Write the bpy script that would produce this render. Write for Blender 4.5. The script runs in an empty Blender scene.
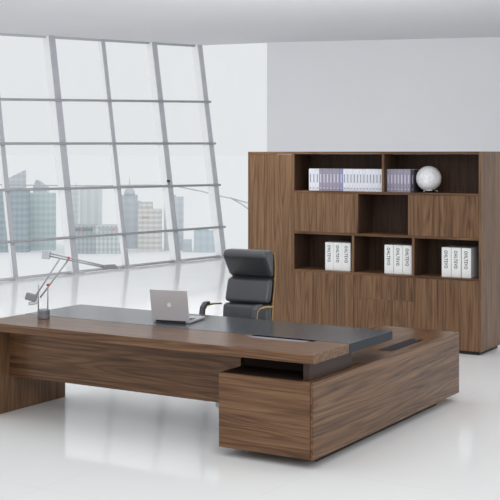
import bpy, bmesh, math, random
from mathutils import Vector, Matrix

random.seed(7)
scn = bpy.context.scene
COL = scn.collection
scn.view_settings.view_transform = 'Standard'
scn.view_settings.look = 'None'
scn.view_settings.exposure = 0.0
scn.view_settings.gamma = 1.0


def lin(r, g, b):
    def f(c):
        c /= 255.0
        return c / 12.92 if c <= 0.04045 else ((c + 0.055) / 1.055) ** 2.4
    return (f(r), f(g), f(b), 1.0)


# ------------------------------------------------------------------ materials
class NT:
    def __init__(self, name):
        self.m = bpy.data.materials.new(name)
        self.m.use_nodes = True
        self.t = self.m.node_tree
        self.t.nodes.clear()
        self.out = self.n('ShaderNodeOutputMaterial')

    def n(self, kind, **kw):
        nd = self.t.nodes.new(kind)
        for k, v in kw.items():
            setattr(nd, k, v)
        return nd

    def l(self, a, b):
        self.t.links.new(a, b)

    def val(self, sock, v):
        if isinstance(v, (int, float, tuple, list)):
            sock.default_value = v
        else:
            self.l(v, sock)

    def math(self, op, a, b=0.0, clamp=False):
        nd = self.n('ShaderNodeMath', operation=op, use_clamp=clamp)
        self.val(nd.inputs[0], a)
        self.val(nd.inputs[1], b)
        return nd.outputs[0]

    def mix(self, fac, a, b):
        nd = self.n('ShaderNodeMix', data_type='RGBA')
        self.val(nd.inputs[0], fac)
        self.val(nd.inputs[6], a)
        self.val(nd.inputs[7], b)
        return nd.outputs[2]

    def coord(self, scale, which='Object'):
        tc = self.n('ShaderNodeTexCoord')
        mp = self.n('ShaderNodeMapping')
        mp.inputs['Scale'].default_value = scale
        self.l(tc.outputs[which], mp.inputs['Vector'])
        return mp.outputs[0]

    def noise(self, vec, scale=1.0, detail=2.0, rough=0.5, w=None, dist=0.0):
        nd = self.n('ShaderNodeTexNoise')
        if w is not None:
            nd.noise_dimensions = '4D'
            self.l(w, nd.inputs['W'])
        self.l(vec, nd.inputs['Vector'])
        nd.inputs['Scale'].default_value = scale
        nd.inputs['Detail'].default_value = detail
        nd.inputs['Roughness'].default_value = rough
        nd.inputs['Distortion'].default_value = dist
        return nd.outputs['Fac']

    def ramp(self, fac, stops):
        nd = self.n('ShaderNodeValToRGB')
        e = nd.color_ramp.elements
        e[0].position, e[0].color = stops[0]
        e[1].position, e[1].color = stops[-1]
        for p, c in stops[1:-1]:
            x = e.new(p)
            x.color = c
        self.l(fac, nd.inputs[0])
        return nd.outputs[0]

    def pbr(self, color, rough=0.5, metal=0.0, spec=0.5, bump=None, bstr=0.1, coat=0.0):
        p = self.n('ShaderNodeBsdfPrincipled')
        self.val(p.inputs['Base Color'], color)
        self.val(p.inputs['Roughness'], rough)
        p.inputs['Metallic'].default_value = metal
        p.inputs['Specular IOR Level'].default_value = spec
        p.inputs['Coat Weight'].default_value = coat
        if bump is not None:
            b = self.n('ShaderNodeBump')
            b.inputs['Strength'].default_value = bstr
            b.inputs['Distance'].default_value = 0.01
            self.l(bump, b.inputs['Height'])
            self.l(b.outputs[0], p.inputs['Normal'])
        self.l(p.outputs[0], self.out.inputs[0])
        return self.m


def plain(name, rgb, rough=0.5, metal=0.0, spec=0.5, var=0.04, vscale=8.0, coat=0.0):
    t = NT(name)
    v = t.noise(t.coord((vscale,) * 3), 1.0, 3.0)
    c = lin(*rgb)
    d = tuple(x * (1 - var) for x in c[:3]) + (1,)
    e = tuple(min(1, x * (1 + var)) for x in c[:3]) + (1,)
    return t.pbr(t.mix(v, d, e), rough, metal, spec, coat=coat)


def wood(name, axis, dark, mid, light, rough=0.38, spec=0.4, freq=1.0, ring=0.3):
    t = NT(name)
    oi = t.n('ShaderNodeObjectInfo')
    w = t.math('MULTIPLY', oi.outputs['Random'], 53.0)

    def sc(g, a):
        return tuple(g if i == axis else a for i in range(3))
    n1 = t.noise(t.coord(sc(0.42 * freq, 6.5 * freq)), 1.0, 2.0, 0.4, w)
    rings = t.math('MULTIPLY_ADD', t.math('SINE', t.math('MULTIPLY', n1, 95.0)), 0.5)
    t.t.nodes[-1].inputs[2].default_value = 0.5
    rings = t.math('POWER', rings, 2.2)
    n3 = t.noise(t.coord(sc(0.8, 34.0)), 1.0, 4.0, 0.65, w)
    n2 = t.noise(t.coord(sc(5.0, 260.0)), 1.0, 2.0, 0.6, w)
    n4 = t.noise(t.coord(sc(0.5, 4.0)), 1.0, 1.0, 0.5, w)
    f = t.math('SUBTRACT', t.math('ADD', t.math('MULTIPLY', n3, 0.6), t.math('MULTIPLY', n2, 0.38)),
               t.math('MULTIPLY', rings, ring * 0.36))
    f = t.math('ADD', f, t.math('MULTIPLY', n4, 0.16))
    col = t.ramp(f, [(0.32, lin(*dark)), (0.53, lin(*mid)), (0.76, lin(*light))])
    return t.pbr(col, rough, 0.0, spec, bump=n2, bstr=0.03)


WD, WM, WL = (68, 46, 32), (114, 85, 61), (145, 113, 84)
M = {}
M['wood_x'] = wood('walnut_along_width', 0, (62, 40, 27), (103, 73, 50), (141, 107, 78), 0.28, 0.3)
M['wood_y'] = wood('walnut_along_depth', 1, (62, 40, 27), (105, 75, 51), (145, 110, 80), 0.26, 0.25, 0.9, 0.38)
M['wood_z'] = wood('walnut_vertical', 2, WD, WM, WL, 0.42, 0.3)
M['wood_shade'] = wood('walnut_shadow_lining', 2, (50, 36, 28), (72, 53, 42), (88, 66, 52), 0.5, 0.2)  # darker walnut, the shade inside the compartments put into the colour
M['espresso'] = plain('espresso_lacquer', (64, 48, 42), 0.45, spec=0.25)
M['plinth'] = plain('plinth_dark', (38, 29, 25), 0.6)
M['black_gap'] = plain('black_recess', (12, 12, 12), 0.9, spec=0.0)
M['alu'] = plain('brushed_aluminium', (200, 199, 202), 0.34, 0.5)
M['alu_dark'] = plain('anodised_grey', (120, 122, 128), 0.4, 0.6)
M['chrome'] = plain('polished_chrome', (200, 202, 206), 0.12, 1.0)
M['steel'] = plain('satin_steel', (140, 142, 146), 0.25, 0.6)
M['red'] = plain('red_plastic', (214, 58, 48), 0.4)
M['gold'] = plain('brass_satin', (205, 170, 112), 0.3, 0.75)
M['black_plastic'] = plain('black_plastic', (30, 31, 33), 0.35)
M['white_paint'] = plain('white_paint_steel', (253, 253, 254), 0.45)
M['shade_and_rail_grey'] = plain('mullion_shade_rail_grey', (180, 182, 187), 0.45, 0.0)  # paints the shaded room side of white posts; also the grey top rail
M['bar_grey'] = plain('crossbar_grey', (160, 162, 166), 0.4, 0.1)
M['lid'] = plain('silver_lid', (214, 211, 213), 0.4, 0.3)
M['rod'] = plain('grey_rod', (176, 177, 180), 0.35, 0.2)
M['plate'] = plain('flap_plate', (140, 134, 142), 0.65, 0.0, 0.2)
M['mat_edge'] = plain('charcoal_edge', (62, 66, 70), 0.7, spec=0.15)
M['socket'] = plain('socket_flap', (52, 51, 55), 0.8, spec=0.05)
M['gap_shade'] = plain('gap_shade_brown', (46, 36, 32), 0.7, spec=0.1)  # dark brown with the shadow of the desk gap painted in
M['white_paper'] = plain('white_paper_cover', (242, 243, 242), 0.6)
M['ink'] = plain('dark_ink', (40, 54, 54), 0.6)
M['page'] = plain('page_edges', (222, 220, 214), 0.8)
M['book_white'] = plain('book_white', (230, 232, 241), 0.55)
M['book_lavender'] = plain('book_lavender', (156, 151, 170), 0.55)
M['book_blue'] = plain('book_bluish_lavender', (146, 146, 186), 0.55)
M['title_grey'] = plain('title_grey', (150, 153, 168), 0.6)
M['title_pale'] = plain('title_pale', (208, 204, 214), 0.6)
M['logo_white'] = plain('logo_white', (244, 246, 250), 0.3)
M['keys'] = plain('keyboard_keys', (52, 53, 56), 0.5)


def leather():
    t = NT('black_leather')
    v = t.n('ShaderNodeTexVoronoi')
    t.l(t.coord((220,) * 3), v.inputs['Vector'])
    n = t.noise(t.coord((9,) * 3), 1.0, 3.0)
    c = t.mix(n, lin(52, 54, 58), lin(66, 68, 72))
    return t.pbr(c, 0.34, 0.0, 0.75, bump=v.outputs['Distance'], bstr=0.08)


def mat_top():
    t = NT('charcoal_leather_top')
    v = t.noise(t.coord((160,) * 3), 1.0, 3.0)
    n = t.noise(t.coord((3,) * 3), 1.0, 3.0)
    c = t.mix(n, lin(68, 71, 74), lin(78, 81, 84))
    return t.pbr(c, 0.2, 0.0, 0.75, bump=v, bstr=0.05)


def floor_mat():
    t = NT('polished_white_floor')
    n = t.noise(t.coord((0.6, 0.6, 0.6)), 1.0, 4.0)
    c = t.mix(n, lin(234, 235, 235), lin(242, 243, 243))
    br = t.n('ShaderNodeTexBrick')
    t.l(t.coord((1, 1, 1)), br.inputs['Vector'])
    br.offset = 0.0
    br.inputs['Scale'].default_value = 1.0
    br.inputs['Brick Width'].default_value = 1.2
    br.inputs['Row Height'].default_value = 1.2
    br.inputs['Mortar Size'].default_value = 0.004
    br.inputs['Mortar Smooth'].default_value = 0.5
    c2 = t.mix(t.math('MULTIPLY', br.outputs['Fac'], 0.18), c, lin(190, 190, 192))
    r = t.math('MULTIPLY_ADD', n, 0.06)
    t.t.nodes[-1].inputs[2].default_value = 0.06
    return t.pbr(c2, r, 0.0, 0.16)


def wall_mat(name, a, b):
    t = NT(name)
    n = t.noise(t.coord((0.5, 0.5, 0.5)), 1.0, 3.0)
    return t.pbr(t.mix(n, lin(*a), lin(*b)), 0.75, 0.0, 0.2)


def glass_mat():
    t = NT('clear_glazing')
    tr = t.n('ShaderNodeBsdfTransparent')
    tr.inputs[0].default_value = (0.965, 0.98, 0.985, 1)
    gl = t.n('ShaderNodeBsdfGlossy')
    gl.inputs['Roughness'].default_value = 0.02
    fr = t.n('ShaderNodeFresnel')
    fr.inputs['IOR'].default_value = 1.32
    mx = t.n('ShaderNodeMixShader')
    t.l(fr.outputs[0], mx.inputs[0])
    t.l(tr.outputs[0], mx.inputs[1])
    t.l(gl.outputs[0], mx.inputs[2])
    t.l(mx.outputs[0], t.out.inputs[0])
    return t.m


def facade(name, wall, line, fz=4.0, fx=3.2, amtz=0.6, amtx=0.4):
    t = NT(name)
    tc = t.n('ShaderNodeTexCoord')
    sp = t.n('ShaderNodeSeparateXYZ')
    t.l(tc.outputs['Object'], sp.inputs[0])
    hz = t.math('GREATER_THAN', t.math('FRACT', t.math('DIVIDE', sp.outputs[2], fz)), 0.5)
    hx = t.math('GREATER_THAN', t.math('FRACT', t.math('DIVIDE', t.math('ADD', sp.outputs[0], sp.outputs[1]), fx)), 0.55)
    n = t.noise(t.coord((0.12,) * 3), 1.0, 3.0)
    f = t.math('ADD', t.math('MULTIPLY', hz, amtz), t.math('MULTIPLY', hx, amtx))
    f = t.math('MULTIPLY', f, t.math('ADD', n, 0.4), True)
    return t.pbr(t.mix(f, lin(*wall), lin(*line)), 0.7, 0.0, 0.2)


def globe_mat():
    t = NT('speckled_white_globe')
    n = t.noise(t.coord((7,) * 3), 1.0, 5.0, 0.6)
    s = t.noise(t.coord((60,) * 3), 1.0, 2.0, 0.6)
    f = t.math('ADD', t.math('MULTIPLY', n, 0.6), t.math('MULTIPLY', s, 0.4))
    c = t.ramp(f, [(0.40, lin(214, 216, 219)), (0.5, lin(236, 237, 239)), (0.6, lin(248, 248, 249))])
    return t.pbr(c, 0.18, 0.0, 0.5)


M['leather'] = leather()
M['mat'] = mat_top()
M['floor'] = floor_mat()
M['wall'] = wall_mat('pale_grey_wall', (224, 225, 228), (230, 231, 233))
M['ceiling'] = wall_mat('white_ceiling', (216, 215, 218), (222, 221, 224))
M['glass'] = glass_mat()
M['globe'] = globe_mat()
M['ground'] = wall_mat('pale_hazy_ground', (250, 251, 252), (253, 253, 253))  # haze over the land painted in as near-white

# ------------------------------------------------------------------ helpers


def link(o, parent=None):
    COL.objects.link(o)
    if parent is not None:
        o.parent = parent
    return o


def obj(name, bm, mat, parent=None, smooth=False, bevel=0.0, seg=2, sub=0):
    me = bpy.data.meshes.new(name)
    bmesh.ops.recalc_face_normals(bm, faces=bm.faces)
    bm.to_mesh(me)
    bm.free()
    for mm in (mat if isinstance(mat, (list, tuple)) else [mat]):
        me.materials.append(mm)
    if smooth:
        for p in me.polygons:
            p.use_smooth = True
    o = bpy.data.objects.new(name, me)
    link(o, parent)
    if bevel:
        b = o.modifiers.new('bevel', 'BEVEL')
        b.width = bevel
        b.segments = seg
        b.limit_method = 'ANGLE'
        b.angle_limit = math.radians(40)
    if sub:
        s = o.modifiers.new('sub', 'SUBSURF')
        s.levels = s.render_levels = sub
    return o


def empty(name, label=None, cat=None, loc=(0, 0, 0), rz=0.0, group=None, kind=None):
    o = bpy.data.objects.new(name, None)
    o.empty_display_size = 0.1
    link(o)
    o.location = loc
    o.rotation_euler = (0, 0, rz)
    if kind:
        o['kind'] = kind
    if label:
        o['label'] = label
    if cat:
        o['category'] = cat
    if group:
        o['group'] = group
    return o


def structure(o, label=None, cat=None):
    o['kind'] = 'structure'
    if label:
        o['label'] = label
    if cat:
        o['category'] = cat
    return o


def box(bm, x0, x1, y0, y1, z0, z1, mi=0):
    v = [bm.verts.new(p) for p in ((x0, y0, z0), (x1, y0, z0), (x1, y1, z0), (x0, y1, z0),
                                   (x0, y0, z1), (x1, y0, z1), (x1, y1, z1), (x0, y1, z1))]
    for q in ((0, 3, 2, 1), (4, 5, 6, 7), (0, 1, 5, 4), (1, 2, 6, 5), (2, 3, 7, 6), (3, 0, 4, 7)):
        f = bm.faces.new([v[i] for i in q])
        f.material_index = mi
    return bm


def boxes(*bs):
    bm = bmesh.new()
    for b in bs:
        box(bm, *b)
    return bm


def hexa(bm, b4, t4, mi=0):
    """A solid from four bottom corners and four top corners."""
    v = [bm.verts.new(p) for p in list(b4) + list(t4)]
    for q in ((0, 3, 2, 1), (4, 5, 6, 7), (0, 1, 5, 4), (1, 2, 6, 5), (2, 3, 7, 6), (3, 0, 4, 7)):
        f = bm.faces.new([v[i] for i in q])
        f.material_index = mi
    return bm


def tube(bm, pts, r, n=8):
    pts = [Vector(p) for p in pts]
    rings = []
    up = Vector((0, 0, 1))
    for i, p in enumerate(pts):
        d = (pts[min(i + 1, len(pts) - 1)] - pts[max(i - 1, 0)]).normalized()
        a = d.cross(up)
        if a.length < 1e-4:
            a = Vector((1, 0, 0))
        a.normalize()
        b = d.cross(a).normalized()
        rr = r[i] if isinstance(r, (list, tuple)) else r
        rings.append([bm.verts.new(p + rr * (math.cos(2 * math.pi * k / n) * a + math.sin(2 * math.pi * k / n) * b)) for k in range(n)])
    for i in range(len(rings) - 1):
        for k in range(n):
            bm.faces.new((rings[i][k], rings[i][(k + 1) % n], rings[i + 1][(k + 1) % n], rings[i + 1][k]))
    bm.faces.new(rings[0])
    bm.faces.new(rings[-1])
    return bm


def lathe(bm, prof, c=(0, 0, 0), n=32):
    rings = []
    for r, z in prof:
        rings.append([bm.verts.new((c[0] + r * math.cos(2 * math.pi * k / n), c[1] + r * math.sin(2 * math.pi * k / n), c[2] + z)) for k in range(n)])
    for i in range(len(rings) - 1):
        for k in range(n):
            bm.faces.new((rings[i][k], rings[i][(k + 1) % n], rings[i + 1][(k + 1) % n], rings[i + 1][k]))
    bm.faces.new(rings[0])
    bm.faces.new(rings[-1])
    return bm


def prism_x(bm, poly, x0, x1):
    """Extrude a (y, z) outline from x0 to x1."""
    a = [bm.verts.new((x0, y, z)) for y, z in poly]
    b = [bm.verts.new((x1, y, z)) for y, z in poly]
    n = len(poly)
    bm.faces.new(a)
    bm.faces.new(b[::-1])
    for i in range(n):
        bm.faces.new((a[i], a[(i + 1) % n], b[(i + 1) % n], b[i]))
    return bm


def strip_x(bm, line, w, x0, x1):
    """A bent flat bar: (y, z) centre line with thickness w, from x0 to x1."""
    L, Rr = [], []
    for i, (y, z) in enumerate(line):
        p, q = line[max(i - 1, 0)], line[min(i + 1, len(line) - 1)]
        d = Vector((q[0] - p[0], q[1] - p[1])).normalized()
        L.append((y - d.y * w / 2, z + d.x * w / 2))
        Rr.append((y + d.y * w / 2, z - d.x * w / 2))
    for i in range(len(line) - 1):
        prism_x(bm, [L[i], L[i + 1], Rr[i + 1], Rr[i]], x0, x1)
    bmesh.ops.remove_doubles(bm, verts=bm.verts, dist=1e-5)
    return bm


# ------------------------------------------------------------------ room shell
A = Vector((-9.486, 7.282, 0.0))
U = Vector((0.1130, 0.9936, 0.0))
N = Vector((-0.9936, 0.1130, 0.0))       # outwards
LEAN = math.tan(math.radians(8.5))


def ceil_z(y):
    return 3.97 + 0.034 * (y - 7.7)


def W(u, z, off=0.0):
    """Point on the leaning glass wall; off = metres towards the room."""
    return A + U * u + N * (LEAN * z) - N * off + Vector((0, 0, z))


E0 = W(5.46, 0)
P1 = Vector((-8.02, 13.09, 0))
P2 = Vector((-4.04, 15.04, 0))
P3 = P2 + (P2 - P1).normalized() * 6.5
UL = -3.2

# floor
bm = bmesh.new()
fp = [W(UL, 0, -0.12), E0 + N * 0.12 + U * 0.05, P1 + Vector((-.04, .08, 0)), P3, Vector((9.0, 12.0, 0)), Vector((9.0, -9.0, 0)), Vector((-9.5, -9.0, 0))]
top = [bm.verts.new((p.x, p.y, 0)) for p in fp]
bot = [bm.verts.new((p.x, p.y, -0.3)) for p in fp]
bm.faces.new(top)
bm.faces.new(bot[::-1])
for i in range(len(fp)):
    j = (i + 1) % len(fp)
    bm.faces.new((top[i], bot[i], bot[j], top[j]))
structure(obj('floor', bm, M['floor']), 'polished white floor', 'floor')

# ceiling
bm = bmesh.new()


def ctop(u):
    p = W(u, 4.0)
    z = ceil_z(p.y)
    return W(u, z)


cp = [ctop(UL), ctop(5.55), Vector((P1.x - .05, P1.y + .1, 0)), Vector((P3.x, P3.y + .1, 0)), Vector((6.5, 3.6, 0)), Vector((-2.0, 3.6, 0)), Vector((-9.9, 3.6, 0))]
lo = [bm.verts.new((p.x, p.y, ceil_z(p.y))) for p in cp]
hi = [bm.verts.new((p.x, p.y, ceil_z(p.y) + 0.25)) for p in cp]
bm.faces.new(lo[::-1])
bm.faces.new(hi)
for i in range(len(cp)):
    j = (i + 1) % len(cp)
    bm.faces.new((lo[i], lo[j], hi[j], hi[i]))
structure(obj('ceiling', bm, M['ceiling']), 'plain white ceiling', 'ceiling')

# back wall
bm = bmesh.new()
nb = Vector((-(P2 - P1).y, (P2 - P1).x, 0)).normalized() * 0.2
hexa(bm, [P1, P3, P3 + nb, P1 + nb],
     [p + Vector((0, 0, ceil_z(p.y) + 0.1)) for p in (P1, P3, P3 + nb, P1 + nb)])
structure(obj('wall_back', bm, M['wall']), 'plain pale grey back wall', 'wall')

# leaning window wall
win = empty('window_1', 'tall leaning glass wall with white posts and thin grey crossbars', 'window', loc=A, kind='structure')
Ainv = -A


def wq(u, z, off):
    return W(u, z, off) + Ainv


def mullion(u, wid, dep):
    zt = ceil_z(W(u, 4).y) + 0.02
    bm = bmesh.new()
    h = wid / 2
    hexa(bm, [wq(u - h, 0, 0), wq(u + h, 0, 0), wq(u + h, 0, dep), wq(u - h, 0, dep)],
         [wq(u - h, zt, 0), wq(u + h, zt, 0), wq(u + h, zt, dep), wq(u - h, zt, dep)])
    o = obj('mullion', bm, M['white_paint'], win)
    bm = bmesh.new()
    hexa(bm, [wq(u - h, 0.0, dep), wq(u + h, 0.0, dep), wq(u + h, 0.0, dep + .02), wq(u - h, 0.0, dep + .02)],
         [wq(u - h, zt, dep), wq(u + h, zt, dep), wq(u + h, zt, dep + .02), wq(u - h, zt, dep + .02)])
    obj('mullion_shade_face', bm, M['shade_and_rail_grey'], o)  # grey cap painting the post's room side as shaded
    bm = bmesh.new()
    hexa(bm, [wq(u - h - .05, 0.0, -.02), wq(u + h + .05, 0.0, -.02), wq(u + h + .05, 0.0, dep + .10), wq(u - h - .05, 0.0, dep + .10)],
         [wq(u - h - .05, 0.035, -.02), wq(u + h + .05, 0.035, -.02), wq(u + h + .05, 0.035, dep + .10), wq(u - h - .05, 0.035, dep + .10)])
    obj('mullion_foot', bm, M['alu'], o)


for u, wd, dp in ((-2.35, .08, .06), (-1.08, .13, .15), (0.27, .08, .06), (1.5, .13, .15), (2.8, .08, .08), (4.1, .12, .14), (5.42, .12, .15)):
    mullion(u, wd, dp)


def rail(name, z0, z1, u0, u1, r, off, mat):
    bm = bmesh.new()
    tube(bm, [wq(u0, z0, off), wq(u1, z1, off)], r, 8)
    obj(name, bm, mat, win, smooth=True)


for z0, z1, ue in ((0.615, 0.59, 5.50), (1.43, 1.40, 5.50), (2.165, 2.205, 5.50), (2.87, 3.02, 5.50)):
    s = (z1 - z0) / 5.4
    rail('transom', z0 + s * UL, z1, UL, ue, 0.022, 0.20, M['bar_grey'])
rail('bottom_rail', 0.03, 0.03, UL, 5.62, 0.022, 0.10, M['alu'])
bm = bmesh.new()
za, zb = ceil_z(W(UL, 4).y), ceil_z(W(5.5, 4).y)
tube(bm, [wq(UL, za + .0, 0.06), wq(5.5, zb + .0, 0.06)], 0.04, 8)
obj('top_rail', bm, M['shade_and_rail_grey'], win, smooth=True)
bm = bmesh.new()
q = [wq(UL, 0.0, 0.02), wq(5.62, 0.0, 0.02), wq(5.62, zb, 0.02), wq(UL, za, 0.02)]
bm.faces.new([bm.verts.new(p) for p in q])
obj('glass_pane', bm, M['glass'], win)

# frameless return pane between the last post and the back wall
w2 = empty('window_2', 'frameless glass pane between last post and back wall', 'window', loc=E0, kind='structure')
bm = bmesh.new()
zt = ceil_z(13.0)
tp = W(5.62, zt)
q = [E0 + U * .16 - E0, P1 - E0, P1 + Vector((0, 0, zt)) - E0, tp - E0]
bm.faces.new([bm.verts.new(p) for p in q])
obj('glass_pane', bm, M['glass'], w2)

# ground far below outside
bm = bmesh.new()
for p in ((-40000, -40000), (40000, -40000), (40000, 40000), (-40000, 40000)):
    bm.verts.new((p[0], p[1], -60.0))
bm.faces.new(bm.verts[:])
structure(obj('ground', bm, M['ground']), 'pale hazy ground outside far below', 'ground')

# ------------------------------------------------------------------ executive desk
desk = empty('executive_desk', 'large walnut executive desk with charcoal top strip and low side return', 'desk', (-1.4, 0.6, 0))
D0 = Vector((1.4, -0.6, 0))


def dpart(name, mat, *bs, parent=None, bevel=0.003, label=None):
    bm = boxes(*[(b[0] + D0.x, b[1] + D0.x, b[2] + D0.y, b[3] + D0.y, b[4], b[5]) for b in bs])
    o = obj(name, bm, mat, parent or desk, bevel=bevel)
    if label:
        o['label'] = label
    return o


dt = dpart('desk_top', M['wood_x'], (-2.87, 0.0, 0.0, 0.512, 0.668, 0.730), label='walnut front strip of the desk top')
lt = dpart('leather_top', M['mat'], (-2.87, 0.004, 0.514, 1.200, 0.668, 0.731), label='charcoal leather clad rear strip of the desk top')
lt.data.materials.append(M['mat_edge'])
for p in lt.data.polygons:
    p.material_index = 0 if p.normal.z > 0.9 else 1
fl = dpart('cable_flap', M['plate'], (-0.725, -0.275, 0.400, 0.462, 0.7301, 0.7325), parent=dt, bevel=0.001, label='brushed metal cable flap plate')
dpart('cable_slot', M['black_gap'], (-0.735, -0.245, 0.464, 0.506, 0.7301, 0.7330), parent=dt, bevel=0, label='black cable slot')
dpart('side_leg', M['wood_z'], (-2.868, -2.82, 0.06, 0.946, 0.0, 0.6679), label='walnut slab leg')
dpart('modesty_panel', M['wood_x'], (-2.8199, -0.711, 0.283, 0.306, 0.28, 0.6679), label='walnut modesty panel')
dpart('desk_support', M['espresso'], (-0.10, -0.055, 0.05, 0.66, 0.552, 0.6679), label='dark brown support under the desk top')
dpart('inner_back', M['gap_shade'], (-0.760, -0.101, 0.3065, 0.330, 0.5525, 0.6679), bevel=0, label='back of the gap under the desk top with its shadow painted in')  # panel colour darkened to carry the shadow in the gap
ret = dpart('return_cabinet', M['wood_y'], (-0.709, -0.021, 0.021, 2.51, 0.06, 0.532), bevel=0)
dpart('front_panel', M['wood_x'], (-0.709, -0.0235, 0.0, 0.02, 0.06, 0.552), parent=ret, bevel=0.0015)
dpart('side_panel', M['wood_y'], (-0.020, 0.0, -0.0, 2.512, 0.06, 0.552), parent=ret, bevel=0.0015)
dpart('return_top', M['wood_y'], (-0.709, -0.0205, 0.0215, 2.511, 0.5325, 0.552), parent=ret, bevel=0.001)
dpart('plinth', M['plinth'], (-0.60, -0.082, 0.20, 2.22, 0.0, 0.0598), parent=ret, bevel=0)
pw = dpart('power_box', M['socket'], (-0.185, -0.085, 1.37, 1.98, 0.5521, 0.5555), parent=ret, bevel=0.001, label='dark power socket flap')
obj('flap_clip', boxes((-0.125 + D0.x, -0.100 + D0.x, 1.86 + D0.y, 1.93 + D0.y, 0.5556, 0.562)), M['black_plastic'], pw, bevel=.002)
dpart('shade_lining', M['gap_shade'], (-0.705, -0.101, 0.024, 0.306, 0.5522, 0.5535), parent=ret, bevel=0, label='lining in the gap under the desk top with its shadow painted in')  # thin sheet painting shadow onto the return top

# ------------------------------------------------------------------ bookcase
CX0, CX1, CY, CD = -3.282, -0.581, 4.60, 0.60
case = empty('bookcase', 'wide walnut bookcase wall unit with doors and six open compartments', 'bookcase', ((CX0 + CX1) / 2, CY + CD / 2, 0))
K0 = -Vector(case.location)


def cpart(name, mat, *bs, parent=None, bevel=0.0015, label=None):
    bm = boxes(*[(b[0] + K0.x, b[1] + K0.x, b[2] + K0.y, b[3] + K0.y, b[4], b[5]) for b in bs])
    o = obj(name, bm, mat, parent or case, bevel=bevel)
    if label:
        o['label'] = label
    return o


T = 0.024
ZT, S1, S2, S3, ZB = 2.025, 1.605, 1.165, 0.757, 0.035
XL = -2.711        # tall left unit ends here
B = CY + CD
cpart('side_panel', M['wood_z'], (CX1 - T, CX1, CY, B, ZB, ZT))
cpart('side_panel', M['wood_z'], (CX0, CX0 + T, CY, B, ZB, ZT))
cpart('side_panel', M['wood_z'], (XL - T / 2, XL + T / 2, CY, B - .02, ZB, ZT - T - .0005))
cpart('top_panel', M['wood_x'], (CX0 + T + .0005, CX1 - T - .0005, CY, B, ZT - T, ZT))
cpart('back_panel', M['wood_shade'], (XL + T / 2 + .001, CX1 - T - .001, CY + .36, CY + .378, S3 - T, ZT - T - .001), bevel=0)  # back darkened with the painted compartment shade
cpart('plinth', M['plinth'], (CX0 + .03, CX1 - .03, CY + .03, B - .03, 0.0, ZB - .0005), bevel=0)
cpart('tall_door', M['wood_z'], (CX0 + T + .003, XL - T / 2 - .003, CY + .001, CY + .02, ZB + .002, ZT - T - .003))
XA, XR = XL + T / 2 + .0005, CX1 - T - .0005
for zz in (S1, S2, S3):
    cpart('shelf', M['wood_x'], (XA, XR, CY, CY + .359, zz - T, zz))
# row 1 divider, row 2 cube, row 3 dividers
cpart('divider', M['wood_z'], (-1.657, -1.633, CY, CY + .359, S1 + .0005, ZT - T - .0005))
cpart('divider', M['wood_z'], (-1.955, -1.931, CY, CY + .359, S2 + .0005, S1 - T - .0005))
cpart('divider', M['wood_z'], (-1.363, -1.339, CY, CY + .359, S2 + .0005, S1 - T - .0005))
cpart('divider', M['wood_z'], (-2.004, -1.980, CY, CY + .359, S3 + .0005, S2 - T - .0005))
cpart('divider', M['wood_z'], (-1.319, -1.295, CY, CY + .359, S3 + .0005, S2 - T - .0005))
# added sheets that paint the shade inside the open compartments
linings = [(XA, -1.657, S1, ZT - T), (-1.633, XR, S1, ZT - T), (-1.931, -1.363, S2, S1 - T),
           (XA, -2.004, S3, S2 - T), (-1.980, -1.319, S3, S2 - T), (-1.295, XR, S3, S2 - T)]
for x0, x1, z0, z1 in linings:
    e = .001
    cpart('shade_lining', M['wood_shade'],
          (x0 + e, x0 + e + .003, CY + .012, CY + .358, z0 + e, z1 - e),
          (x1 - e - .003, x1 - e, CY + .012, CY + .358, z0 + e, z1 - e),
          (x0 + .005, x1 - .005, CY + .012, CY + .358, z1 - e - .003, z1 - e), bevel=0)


def door(x0, x1, z0, z1, name='door'):
    g = .0010 if name == 'drawer' else .0018
    cpart(name, M['wood_z'], (x0 + g, x1 - g, CY - .001, CY + .018, z0 + g, z1 - g))


door(XA, -1.955, S2, S1 - T)
door(-1.339, -1.024, S2, S1 - T)
door(-1.024, XR, S2, S1 - T)
zb = S3 - T
for x0, x1 in ((XA, -2.36), (-2.36, -1.985), (-1.30, -0.955), (-0.955, XR)):
    door(x0, x1, ZB, zb)
door(-1.985, -1.30, 0.49, zb, 'drawer')
door(-1.985, -1.30, ZB, 0.49, 'drawer')

# ------------------------------------------------------------------ books


def book_proto(name, w, d, h, cover, tmat):
    bm = boxes((-w / 2, w / 2, 0, d, 0, h))
    o = obj(name, bm, cover, None, bevel=0.0015)
    bm = boxes((-w * .16, w * .16, -.0012, .0, h * .38, h * .76))
    obj('spine_title', bm, tmat, o)
    obj('spine_mark', boxes((-w * .2, w * .2, -.0012, .0, h * .10, h * .15)), tmat, o)
    bm = boxes((-w / 2 + .003, w / 2 - .003, .004, d - .004, h, h + .0012))
    obj('page_block', bm, M['page'], o)
    return o


def dup(o):
    c = o.copy()
    COL.objects.link(c)
    for ch in o.children:
        k = ch.copy()
        COL.objects.link(k)
        k.parent = c
        k.matrix_parent_inverse.identity()
    return c


ORD = ['first', 'second', 'third', 'fourth', 'fifth', 'sixth', 'seventh', 'eighth', 'ninth', 'tenth', 'eleventh', 'twelfth']
BY, BD, BH = CY + .06, 0.20, 0.2351


def run(x0, x1, n, cover, tmat, lab, group, last_cover=None):
    w = (x1 - x0) / n
    first = None
    for i in range(n):
        if first is None:
            o = first = book_proto('book', w - .0012, BD, BH, cover, tmat)
        elif last_cover and i == n - 1:
            o = book_proto('book', w - .0012, BD, BH, last_cover, tmat)
        else:
            o = dup(first)
        o.location = (x0 + w * (i + .5), BY, S1 + .0006)
        o['label'] = lab(i, n)
        o['category'] = 'book'
        o['group'] = group


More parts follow.
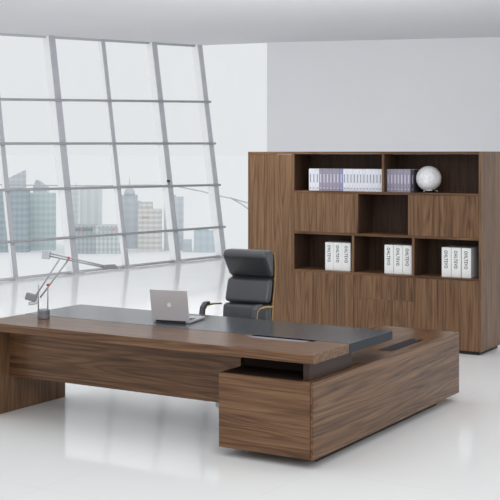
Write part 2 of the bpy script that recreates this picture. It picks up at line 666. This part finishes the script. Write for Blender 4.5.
run(-2.549, -2.425, 3, M['book_white'], M['title_grey'],
    lambda i, n: 'white book on the top shelf, %s of the three left of the lavender books' % ('leftmost', 'middle one', 'rightmost')[i], 'white books at the left of the top shelf')
run(-2.424, -2.137, 7, M['book_lavender'], M['title_pale'],
    lambda i, n: ('bluish lavender book, last of its row before the white books, top left compartment' if i == n - 1 else
                  'grey lavender book in the top left compartment, %s from the left of its seven' % ORD[i]), 'lavender books in the top left compartment', M['book_blue'])
run(-2.136, -1.683, 12, M['book_white'], M['title_grey'],
    lambda i, n: ('white book on the top shelf standing nearest the middle divider' if i == n - 1 else
                  'white book right of the lavender books, %s of twelve from the left' % ORD[i]), 'white books beside the middle divider')
run(-1.628, -1.365, 7, M['book_lavender'], M['title_pale'],
    lambda i, n: ('grey lavender book nearest the white globe, its dark cover side showing' if i == n - 1 else
                  'grey lavender book in the globe compartment, %s from the left of its seven' % ORD[i]), 'lavender books beside the globe')
# dark slipcase volume closing the right-hand row
o = book_proto('book', 0.030, BD, BH - .002, plain('book_dark_plum', (66, 60, 72), .5), M['title_grey'])
o.location = (-1.348, BY + .02, S1 + .0006)
o['label'] = 'dark plum book between the lavender books and the white globe'
o['category'] = 'book'


def text_mesh(s, size):
    cu = bpy.data.curves.new('lettering', 'FONT')
    cu.body = s
    cu.size = size
    cu.align_x = 'CENTER'
    cu.align_y = 'CENTER'
    cu.space_character = 1.25
    cu.extrude = 0.0004
    cu.offset = size * 0.022
    t = bpy.data.objects.new('lettering_source', cu)
    COL.objects.link(t)
    dg = bpy.context.evaluated_depsgraph_get()
    dg.update()
    me = bpy.data.meshes.new_from_object(t.evaluated_get(dg))
    bpy.data.objects.remove(t)
    bpy.data.curves.remove(cu)
    return me


TXT = text_mesh('OHLTEVO', 0.046)
xs = [v.co.x for v in TXT.vertices]
k = 0.180 / (max(xs) - min(xs))
# lettering turned to read downwards on a spine facing the viewer
TXT.transform(Matrix(((0, 1, 0, 0), (0, 0, -1, 0), (-1, 0, 0, 0), (0, 0, 0, 1))) @ Matrix.Diagonal((k, 1.05, 1, 1)))
TXT.materials.clear()
TXT.materials.append(M['ink'])


def binder(w):
    h, d = 0.298, 0.24
    o = obj('binder', boxes((-w / 2, w / 2, 0, d, 0, h)), M['white_paper'], None, bevel=0.003)
    t = bpy.data.objects.new('spine_lettering', TXT)
    link(t, o)
    t.location = (-0.004, -0.0006, 0.178)
    t['label'] = 'dark lettering reading down the spine'
    bm = boxes((-w / 2 + .006, w / 2 - .006, .01, d - .004, h, h + .001))
    obj('page_block', bm, M['page'], o)
    return o


bp = None
for xs, nm in ((( -2.352, -2.250, -2.149, -2.048), 'left'), ((-1.660, -1.552, -1.451, -1.345), 'middle'), ((-1.022, -0.920, -0.813, -0.703), 'right')):
    for i in range(3):
        if bp is None:
            o = bp = binder(0.0995)
        else:
            o = dup(bp)
        o.location = ((xs[i] + xs[i + 1]) / 2, CY + .06, S3 + .0006)
        o['label'] = 'white lettered binder in the %s binder compartment, %s of its three' % (nm, ('leftmost', 'middle', 'rightmost')[i])
        o['category'] = 'binder'
        o['group'] = 'white binders in the lower open compartments'

# globe
g = empty('globe', 'speckled white globe on a small metal stand beside lavender books', 'globe', (-1.198, CY + .150, S1 + .0005))
bm = bmesh.new()
bmesh.ops.create_uvsphere(bm, u_segments=48, v_segments=24, radius=0.130, matrix=Matrix.Translation((0, 0, 0.143)))
obj('globe_ball', bm, M['globe'], g, smooth=True)
bm = bmesh.new()
lathe(bm, [(0.060, 0.020), (0.066, 0.020), (0.066, 0.030), (0.058, 0.030)], n=32)
st = obj('globe_stand', bm, M['chrome'], g, smooth=False)
for a in (20, 140, 260):
    c, s = math.cos(math.radians(a)), math.sin(math.radians(a))
    bm = bmesh.new()
    tube(bm, [(c * .064, s * .064, .026), (c * .085, s * .085, .014), (c * .095, s * .095, .006)], .006, 8)
    obj('stand_foot', bm, M['chrome'], st, smooth=True)

# ------------------------------------------------------------------ laptop
lap = empty('laptop', 'open silver laptop on the charcoal desk top, lid back facing out', 'laptop', (-1.573, 0.683, 0.7316), math.radians(11))
bm = boxes((-0.152, 0.152, 0.0, 0.300, 0.003, 0.019))
lb = obj('laptop_base', bm, M['alu'], lap, bevel=0.003)
lb['label'] = 'silver keyboard base'
obj('keyboard', boxes((-0.135, 0.135, 0.045, 0.165, 0.0191, 0.0205)), M['keys'], lb)
obj('touchpad', boxes((-0.045, 0.045, 0.190, 0.280, 0.0191, 0.0197)), M['steel'], lb)
for fx in (-.13, .13):
    for fy in (.02, .275):
        obj('rubber_foot', boxes((fx - .008, fx + .008, fy - .008, fy + .008, 0.0, 0.0029)), M['black_plastic'], lb)
tilt = math.radians(12)


def lidp(x, t, h):
    """Point on the lid: x across, h up the lid, t outwards (towards the viewer)."""
    return (x, -0.002 - h * math.sin(tilt) - t * math.cos(tilt), 0.02 + h * math.cos(tilt) - t * math.sin(tilt))


bm = bmesh.new()
hexa(bm, [lidp(-.152, .008, 0), lidp(.152, .008, 0), lidp(.152, 0, 0), lidp(-.152, 0, 0)],
     [lidp(-.152, .008, .24), lidp(.152, .008, .24), lidp(.152, 0, .24), lidp(-.152, 0, .24)])
lid = obj('laptop_lid', bm, M['lid'], lap, bevel=0.002)
bm = bmesh.new()
hexa(bm, [lidp(-.143, -.0002, .01), lidp(.143, -.0002, .01), lidp(.143, -.0008, .01), lidp(-.143, -.0008, .01)],
     [lidp(-.143, -.0002, .232), lidp(.143, -.0002, .232), lidp(.143, -.0008, .232), lidp(-.143, -.0008, .232)])
obj('laptop_screen', bm, M['black_plastic'], lid)
bm = bmesh.new()
tube(bm, [(-.12, -.004, .016), (.12, -.004, .016)], .009, 10)
obj('laptop_hinge', bm, M['black_plastic'], lap, smooth=True)
# white fruit emblem with a bite and a leaf
bm = bmesh.new()
ap = []
for i in range(40):
    a = 2 * math.pi * i / 40
    r = 0.0165 * (1 - 0.13 * abs(math.cos(a + math.pi / 2)) ** 8 * (1 if math.sin(a) > 0 else 0.6))
    x, y = r * math.cos(a), r * math.sin(a) * 1.05
    dx, dy = x - 0.0205, y - 0.002
    dd = math.hypot(dx, dy)
    if dd < 0.0085:
        x, y = 0.0205 + dx / dd * 0.0085, 0.002 + dy / dd * 0.0085
    ap.append((x, y))
bm.faces.new([bm.verts.new(lidp(x, .0086, .125 + y)) for x, y in ap])
lf = [(0.000, 0.019), (0.001, 0.024), (0.006, 0.0275), (0.0075, 0.0275), (0.0065, 0.022), (0.0025, 0.0192)]
bm.faces.new([bm.verts.new(lidp(x, .0086, .125 + y)) for x, y in lf])
obj('fruit_emblem', bm, M['logo_white'], lid)['label'] = 'white fruit shaped emblem'

# ------------------------------------------------------------------ balanced-arm desk lamp
lamp = empty('desk_lamp', 'chrome balanced arm desk lamp with red joints on the desk corner', 'lamp', (-2.563, 0.383, 0.7302), math.radians(31.2))
S = 0.00772


def lp(px, py, y=0.0):
    return ((px - 43.7) * S, y, (318.8 - py) * S)


bm = bmesh.new()
lathe(bm, [(.045, 0), (.047, .004), (.047, .066), (.043, .072)], n=40)
lbase = obj('lamp_base', bm, M['steel'], lamp, smooth=False, bevel=.002)
bm = bmesh.new()
lathe(bm, [(.0474, .046), (.0480, .047), (.0480, .052), (.0474, .053)], n=40)
obj('base_ring', bm, M['alu_dark'], lbase)
for px, y in ((38.7, -.012), (47.6, .012)):
    bm = bmesh.new()
    tube(bm, [lp(px, 309.8, y), lp(px + .2, 284.5, y)], .0052, 10)
    obj('lamp_post', bm, M['rod'], lamp, smooth=True)
for a, b, y in (((35.5, 297), (60.5, 258.5), -.018), ((40.0, 298), (69.5, 258.5), .018)):
    bm = bmesh.new()
    tube(bm, [lp(*a, y), lp(*b, y)], .0062, 8)
    obj('lower_arm', bm, M['rod'], lamp, smooth=True)
for a, b, y in (((48, 253.2), (107, 266.5), -.008), ((49, 256.5), (108, 268.5), .008)):
    bm = bmesh.new()
    tube(bm, [lp(*a, y), lp(*b, y)], .0058, 8)
    obj('upper_arm', bm, M['rod'], lamp, smooth=True)
for (px, py), y in (((47.7, 285.2), .012), ((68.8, 258.2), 0.0)):
    bm = bmesh.new()
    tube(bm, [lp(px, py, y - .022), lp(px, py, y + .022)], .0085, 12)
    obj('lamp_joint', bm, M['red'], lamp, smooth=False)['label'] = 'red pivot joint'


def block(name, c, ang, L, H_, D_, mat):
    """A block in the lamp plane, centred at pixel c, turned by ang."""
    o3 = Vector(lp(*c))
    e1 = Vector((math.cos(ang), 0, math.sin(ang)))
    e3 = Vector((-math.sin(ang), 0, math.cos(ang)))
    e2 = Vector((0, 1, 0))
    bm = bmesh.new()
    f = lambda x, y, z: o3 + e1 * x + e2 * y + e3 * z
    hexa(bm, [f(-L, -D_, -H_), f(L, -D_, -H_), f(L, D_, -H_), f(-L, D_, -H_)],
         [f(-L, -D_, H_), f(L, -D_, H_), f(L, D_, H_), f(-L, D_, H_)])
    return obj(name, bm, mat, lamp, bevel=.004, seg=3)


block('lower_counterweight', (31.6, 297.5), math.radians(-16), .044, .026, .028, M['steel'])
block('lower_counterweight', (33.0, 303.2), math.radians(8), .032, .012, .026, M['chrome'])
block('upper_counterweight', (46.5, 254.8), math.radians(-6), .030, .033, .024, M['chrome'])
# tapered head
bm = bmesh.new()
hd = lambda px, py, y: lp(px, py, y)
hexa(bm, [hd(103, 270.0, -.012), hd(119, 268.8, -.022), hd(119, 268.8, .022), hd(103, 270.0, .012)],
     [hd(103, 265.2, -.010), hd(115, 264.6, -.018), hd(115, 264.6, .018), hd(103, 265.2, .010)])
hdo = obj('lamp_head', bm, M['steel'], lamp, bevel=.003, seg=2)
bm = bmesh.new()
hexa(bm, [hd(108, 270.1, -.012), hd(117, 269.4, -.014), hd(117, 269.4, .014), hd(108, 270.1, .012)],
     [hd(108, 269.4, -.012), hd(117, 268.8, -.014), hd(117, 268.8, .014), hd(108, 269.4, .012)])
obj('lamp_bulb', bm, M['white_paint'], hdo)

# ------------------------------------------------------------------ chair
ch = empty('office_chair', 'black leather high back office chair with brass coloured frame behind the desk', 'chair', (-1.532, 1.56, 0), math.radians(5))


def cushion(name, poly, hw, bev=.03):
    bm = prism_x(bmesh.new(), poly, -hw, hw)
    o = obj(name, bm, M['leather'], ch, smooth=True, bevel=bev, seg=4)
    return o


hw = .198
cushion('back_cushion', [(.095, .44), (.140, .765), (.225, .765), (.185, .44)], hw + .016, .034)
cushion('back_cushion', [(.140, .777), (.205, .972), (.272, .972), (.225, .777)], hw + .004, .032)
cushion('headrest', [(.230, .985), (.100, 1.160), (.130, 1.210), (.262, 1.210), (.285, 1.17), (.290, .985)], hw, .028)
cushion('seat', [(-.26, .43), (-.26, .50), (-.20, .525), (.19, .50), (.19, .43)], .225, .035)
for s in (-1, 1):
    x0, x1 = sorted((s * (hw - .004), s * (hw + .005)))
    bm = strip_x(bmesh.new(), [(-.22, .40), (.16, .40), (.205, .44), (.250, .77), (.297, .98), (.303, 1.05), (.280, 1.18)], .010, x0, x1)
    obj('side_rail', bm, M['gold'], ch)
    # armrest: brass loop and a black pad wrapped over its front
    xa, xb = sorted((s * (hw + .024), s * (hw + .052)))
    bm = strip_x(bmesh.new(), [(-.150, .42), (-.155, .65), (-.140, .742), (-.10, .772), (.02, .770), (.150, .758)], .013, xa, xb)
    ar = obj('armrest', bm, M['gold'], ch)
    bm = strip_x(bmesh.new(), [(-.176, .62), (-.176, .705), (-.160, .760), (-.115, .787), (-.06, .788)], .026, xa - .006, xb + .006)
    obj('arm_pad', bm, M['leather'], ar, bevel=.006, seg=2)['label'] = 'black leather arm pad'
bm = bmesh.new()
prism_x(bm, [(.21, .42), (.255, .77), (.298, .975), (.290, 1.17), (.284, 1.17), (.290, .975), (.243, .77), (.198, .42)], -hw + .005, hw - .005)
obj('back_shell', bm, M['black_plastic'], ch)
bm = bmesh.new()
lathe(bm, [(.028, .09), (.028, .30), (.045, .31), (.10, .385), (.10, .40), (.02, .42)], c=(0, 0.085, 0), n=24)
obj('gas_column', bm, M['chrome'], ch, smooth=False)
for i in range(5):
    a = 2 * math.pi * i / 5 + math.pi / 2
    c, s = math.cos(a), math.sin(a)
    bm = bmesh.new()
    tube(bm, [(c * .02, s * .02 + 0.085, .11), (c * .13, s * .13 + 0.085, .095), (c * .205, s * .205 + 0.085, .075)], [.026, .022, .016], 10)
    lg = obj('base_arm', bm, M['gold'], ch, smooth=True)
    bm = bmesh.new()
    tube(bm, [(c * .205 - s * .018, s * .205 + 0.085 + c * .018, .03), (c * .205 + s * .018, s * .205 + 0.085 - c * .018, .03)], .03, 16)
    obj('caster', bm, M['black_plastic'], lg)

# ------------------------------------------------------------------ small clamp fitting on a post
cpz = W(4.03, 1.50, .20)
cl = empty('clamp_spotlight', 'tiny dark fitting clamped to a window post above a crossbar', 'fitting', cpz)
bm = bmesh.new()
tube(bm, [(0, 0, 0), (.0, -.05, .003)], .022, 12)
obj('spot_body', bm, M['black_plastic'], cl, smooth=False)
bm = bmesh.new()
tube(bm, [(0, 0, -.09), (0, 0, 0)], .008, 8)
obj('clamp_arm', bm, M['alu_dark'], cl)

# ------------------------------------------------------------------ cable outside
bm = bmesh.new()
tube(bm, [(-15.5, 13.35, 1.30), (-13.6, 14.55, 1.27), (-12.5, 15.25, 1.29), (-11.99, 15.57, 1.28), (-11.42, 15.91, 1.15), (-11.15, 16.08, 1.06), (-10.80, 16.29, 0.98), (-10.47, 16.49, 0.87), (-9.6, 17.0, .60), (-6.0, 19.2, -.9)], .016, 6)
cb = obj('overhead_cable', bm, M['alu'], None, smooth=True)
cb['label'] = 'thin grey cable sagging outside the glass left of the bookcase'
cb['category'] = 'cable'
bm = bmesh.new()
tube(bm, [(-10.85, 16.26, 1.0), (-10.64, 16.39, 0.86), (-10.45, 16.51, 0.70), (-9.6, 17.0, .0), (-8.0, 18.0, -1.6)], .018, 6)
obj('cable_branch', bm, M['alu'], cb, smooth=True)

# ------------------------------------------------------------------ city outside
YAW = math.radians(31.2)


def building(label, x, y, w, h, mat, depth=None, yaw=0.0, extra=None):
    b = empty('building', label, 'building', (x, y, -60.0), YAW + yaw, group='city buildings outside the window')
    d = depth or 8
    obj('tower_body', boxes((-w / 2, w / 2, 0, d, 0, h)), mat, b)
    if extra:
        extra(b, w, d, h, mat)
    return b


def roof_box(f0, f1, dh, name='roof_block', mm=None):
    def fn(b, w, d, h, mat):
        obj(name, boxes((-w / 2 + f0 * w, -w / 2 + f1 * w, d * .15, d * .8, h, h + dh)), mm or mat, b)
    return fn


def slant_roof(b, w, d, h, mat):
    bm = bmesh.new()
    hexa(bm, [(-w / 2, 0, h), (w / 2, 0, h), (w / 2, d, h), (-w / 2, d, h)],
         [(-w / 2, 0, h + .1), (w / 2, 0, h + 6), (w / 2, d, h + 6), (-w / 2, d, h + .1)])
    obj('slanted_roof', bm, mat, b)


def peak_roof(b, w, d, h, mat):
    bm = bmesh.new()
    hexa(bm, [(-w / 2, 0, h), (w / 2, 0, h), (w / 2, d, h), (-w / 2, d, h)],
         [(-w * .30, 0, h + 5), (-w * .22, 0, h + 5), (-w * .22, d, h + 5), (-w * .30, d, h + 5)])
    obj('peaked_roof', bm, mat, b)


F = {  # distance haze painted in as pale, low-contrast facade colours
    'slate': facade('facade_slate', (183, 193, 198), (164, 175, 182)),
    'pale': facade('facade_pale', (234, 237, 238), (224, 228, 230)),
    'teal': facade('facade_teal', (216, 227, 227), (198, 212, 213)),
    'greyg': facade('facade_grey', (223, 226, 229), (208, 212, 216)),
    'white': facade('facade_white', (238, 239, 240), (228, 231, 233), 40, 5, .2, .8),
    'block': facade('facade_block', (223, 228, 228), (192, 200, 201), 3.4, 2.6, .5, .7),
    'block_shade': facade('facade_block_shade', (197, 204, 206), (174, 183, 185), 3.4, 2.6, .5, .7),  # shaded copy of the block colours
    'beige': facade('facade_beige', (235, 233, 228), (208, 209, 208), 3.2, 3.6, .8, .3),
    'tower': facade('facade_bluegrey', (218, 223, 227), (206, 212, 217), 5, 6, .4, .5),
    'blue': facade('facade_blue', (210, 219, 224), (197, 208, 213), 5, 4, .4, .5),
}
building('dark slate tower at the far left edge of the window', -513.2, 551.4, 25.2, 38.7, F['slate'])
building('pale tower with slanted roof behind the slate tower', -540.4, 587.5, 12.0, 45.0, F['greyg'], extra=slant_roof)
building('wide pale teal office tower left of the thick window post', -506.2, 573.1, 18.6, 36.9, F['teal'])
building('grey tower with pointed roof peeking over the teal tower', -532.8, 603.8, 9.5, 39.5, F['greyg'], extra=peak_roof)


def spire(dh, off):
    def fn(b, w, d, h, mat):
        bm = bmesh.new()
        tube(bm, [(off * w, d * .4, h), (off * w, d * .4, h + dh)], [.7, .15], 8)
        obj('spire', bm, mat, b)
    return fn


building('slim pale tower with thin spire behind the low block', -514.3, 615.0, 8.1, 37.6, F['pale'], extra=spire(5, .3))
building('white striped tower block behind the low office block', -494.1, 609.7, 13.9, 40.1, F['white'], extra=roof_box(.2, .75, 1.2))


def block_extra(b, w, d, h, mat):
    obj('shaded_face', boxes((-w / 2 - .1, -w * .02, -.4, d, 0, h + .1)), F['block_shade'], b)  # left face of the block, its shaded tone painted on
    sg = obj('sign_band', boxes((-w * .46, -w * .06, -.7, -.4, h - 3.2, h - 1.2)), plain('sign_band_grey', (150, 156, 162), .6), b)
    obj('sign_mark', boxes((-w * .30, -w * .25, -.8, -.7, h - 2.9, h - 1.5)), plain('sign_red_hazy', (206, 160, 160), .6), sg)  # red paled by painted-in haze
    s2 = obj('sign_band', boxes((w * .06, w * .46, -.3, 0, h - 3.2, h - 1.2)), plain('sign_band_pale', (196, 201, 205), .6), b)
    obj('sign_mark', boxes((w * .30, w * .36, -.4, -.3, h - 2.9, h - 1.5)), plain('sign_red_pale', (222, 176, 176), .6), s2)


building('low grey office block with a sign band along its roof edge', -459.4, 572.2, 32.3, 17.2, F['block'], depth=20, extra=block_extra)


def domed_extra(b, w, d, h, mat):
    obj('upper_setback', boxes((-w * .36, w * .36, d * .12, d * .85, h, h + 4)), mat, b)
    bm = bmesh.new()
    lathe(bm, [(w * .26, 0), (w * .24, 2.2), (w * .17, 4.0), (w * .06, 5.0), (.3, 5.2)], c=(0, d * .45, h + 4), n=20)
    dm = obj('dome_roof', bm, mat, b, smooth=True)
    bm = bmesh.new()
    tube(bm, [(0, d * .45, h + 9), (0, d * .45, h + 16)], [.5, .12], 8)
    obj('spire', bm, mat, dm)


building('grey stepped tower with domed roof and spire', -466.1, 615.0, 14.4, 31.0, F['tower'], extra=domed_extra)


def beige_extra(b, w, d, h, mat):
    obj('sign_mark', boxes((-w * .32, -w * .02, -.3, 0, h - 5.6, h - 4.8)), plain('sign_red_mid', (220, 178, 170), .6), b)
    obj('roof_block', boxes((-w * .45, w * .12, d * .1, d * .7, h, h + 4.5)), mat, b)


building('beige tower with a small red sign in front of the domed tower', -439.9, 601.7, 14.6, 27.0, F['beige'], extra=beige_extra)
building('plain blue grey tower between the two thick right posts', -432.6, 617.8, 12.2, 34.4, F['tower'], extra=roof_box(.1, .6, 1.0))
building('small low grey building right of the blue grey tower', -419.5, 614.0, 5.1, 7.4, F['tower'])
building('low wide pale blue building at the right end of the glass', -405.1, 616.9, 18.3, 13.5, F['blue'], extra=roof_box(.05, .5, .8))

# ------------------------------------------------------------------ light
wd = bpy.data.worlds.new('overcast_sky')
scn.world = wd
wd.use_nodes = True
nt = wd.node_tree
nt.nodes.clear()
out = nt.nodes.new('ShaderNodeOutputWorld')
bg = nt.nodes.new('ShaderNodeBackground')
tc = nt.nodes.new('ShaderNodeTexCoord')
sp = nt.nodes.new('ShaderNodeSeparateXYZ')
rp = nt.nodes.new('ShaderNodeValToRGB')
nt.links.new(tc.outputs['Generated'], sp.inputs[0])
nt.links.new(sp.outputs[2], rp.inputs[0])
nt.links.new(rp.outputs[0], bg.inputs[0])
nt.links.new(bg.outputs[0], out.inputs[0])
rp.color_ramp.elements[0].color = lin(231, 233, 235)
rp.color_ramp.elements[1].color = lin(237, 239, 241)
rp.color_ramp.elements[1].position = 0.35
bg.inputs[1].default_value = 1.0


def area(name, loc, target, size, energy, color=(1, 1, 1)):
    li = bpy.data.lights.new(name, 'AREA')
    li.shape = 'RECTANGLE'
    li.size, li.size_y = size
    li.energy = energy
    li.color = color
    o = bpy.data.objects.new(name, li)
    link(o)
    o.location = loc
    o.rotation_euler = (Vector(target) - Vector(loc)).to_track_quat('-Z', 'Y').to_euler()
    return o


area('added_overhead_fill', (-1.0, 0.0, 6.2), (-1.0, 0.8, 0), (7, 6), 70)  # unseen lamp added above the desk to brighten the floor
area('added_key_light', (5.5, -5.0, 4.6), (-1.0, 1.5, 0.4), (4, 3.5), 150)  # unseen key lamp added at front right for desk and bookcase
area('added_back_fill', (-1.9, 4.75, 3.62), (-7.5, 11.5, 1.2), (3.2, 0.5), 215)  # unseen lamp added to brighten the back wall and window posts

# ------------------------------------------------------------------ camera
cam = bpy.data.cameras.new('camera')
co = bpy.data.objects.new('camera', cam)
link(co)
cam.sensor_fit = 'HORIZONTAL'
cam.sensor_width = 36.0
cam.lens = 1182.0 / 500.0 * 36.0
cam.shift_y = -96.0 / 500.0
cam.clip_end = 60000
co.location = (3.5311, -6.5939, 2.0)
co.rotation_euler = (math.radians(90), 0, math.radians(31.23))
scn.camera = co
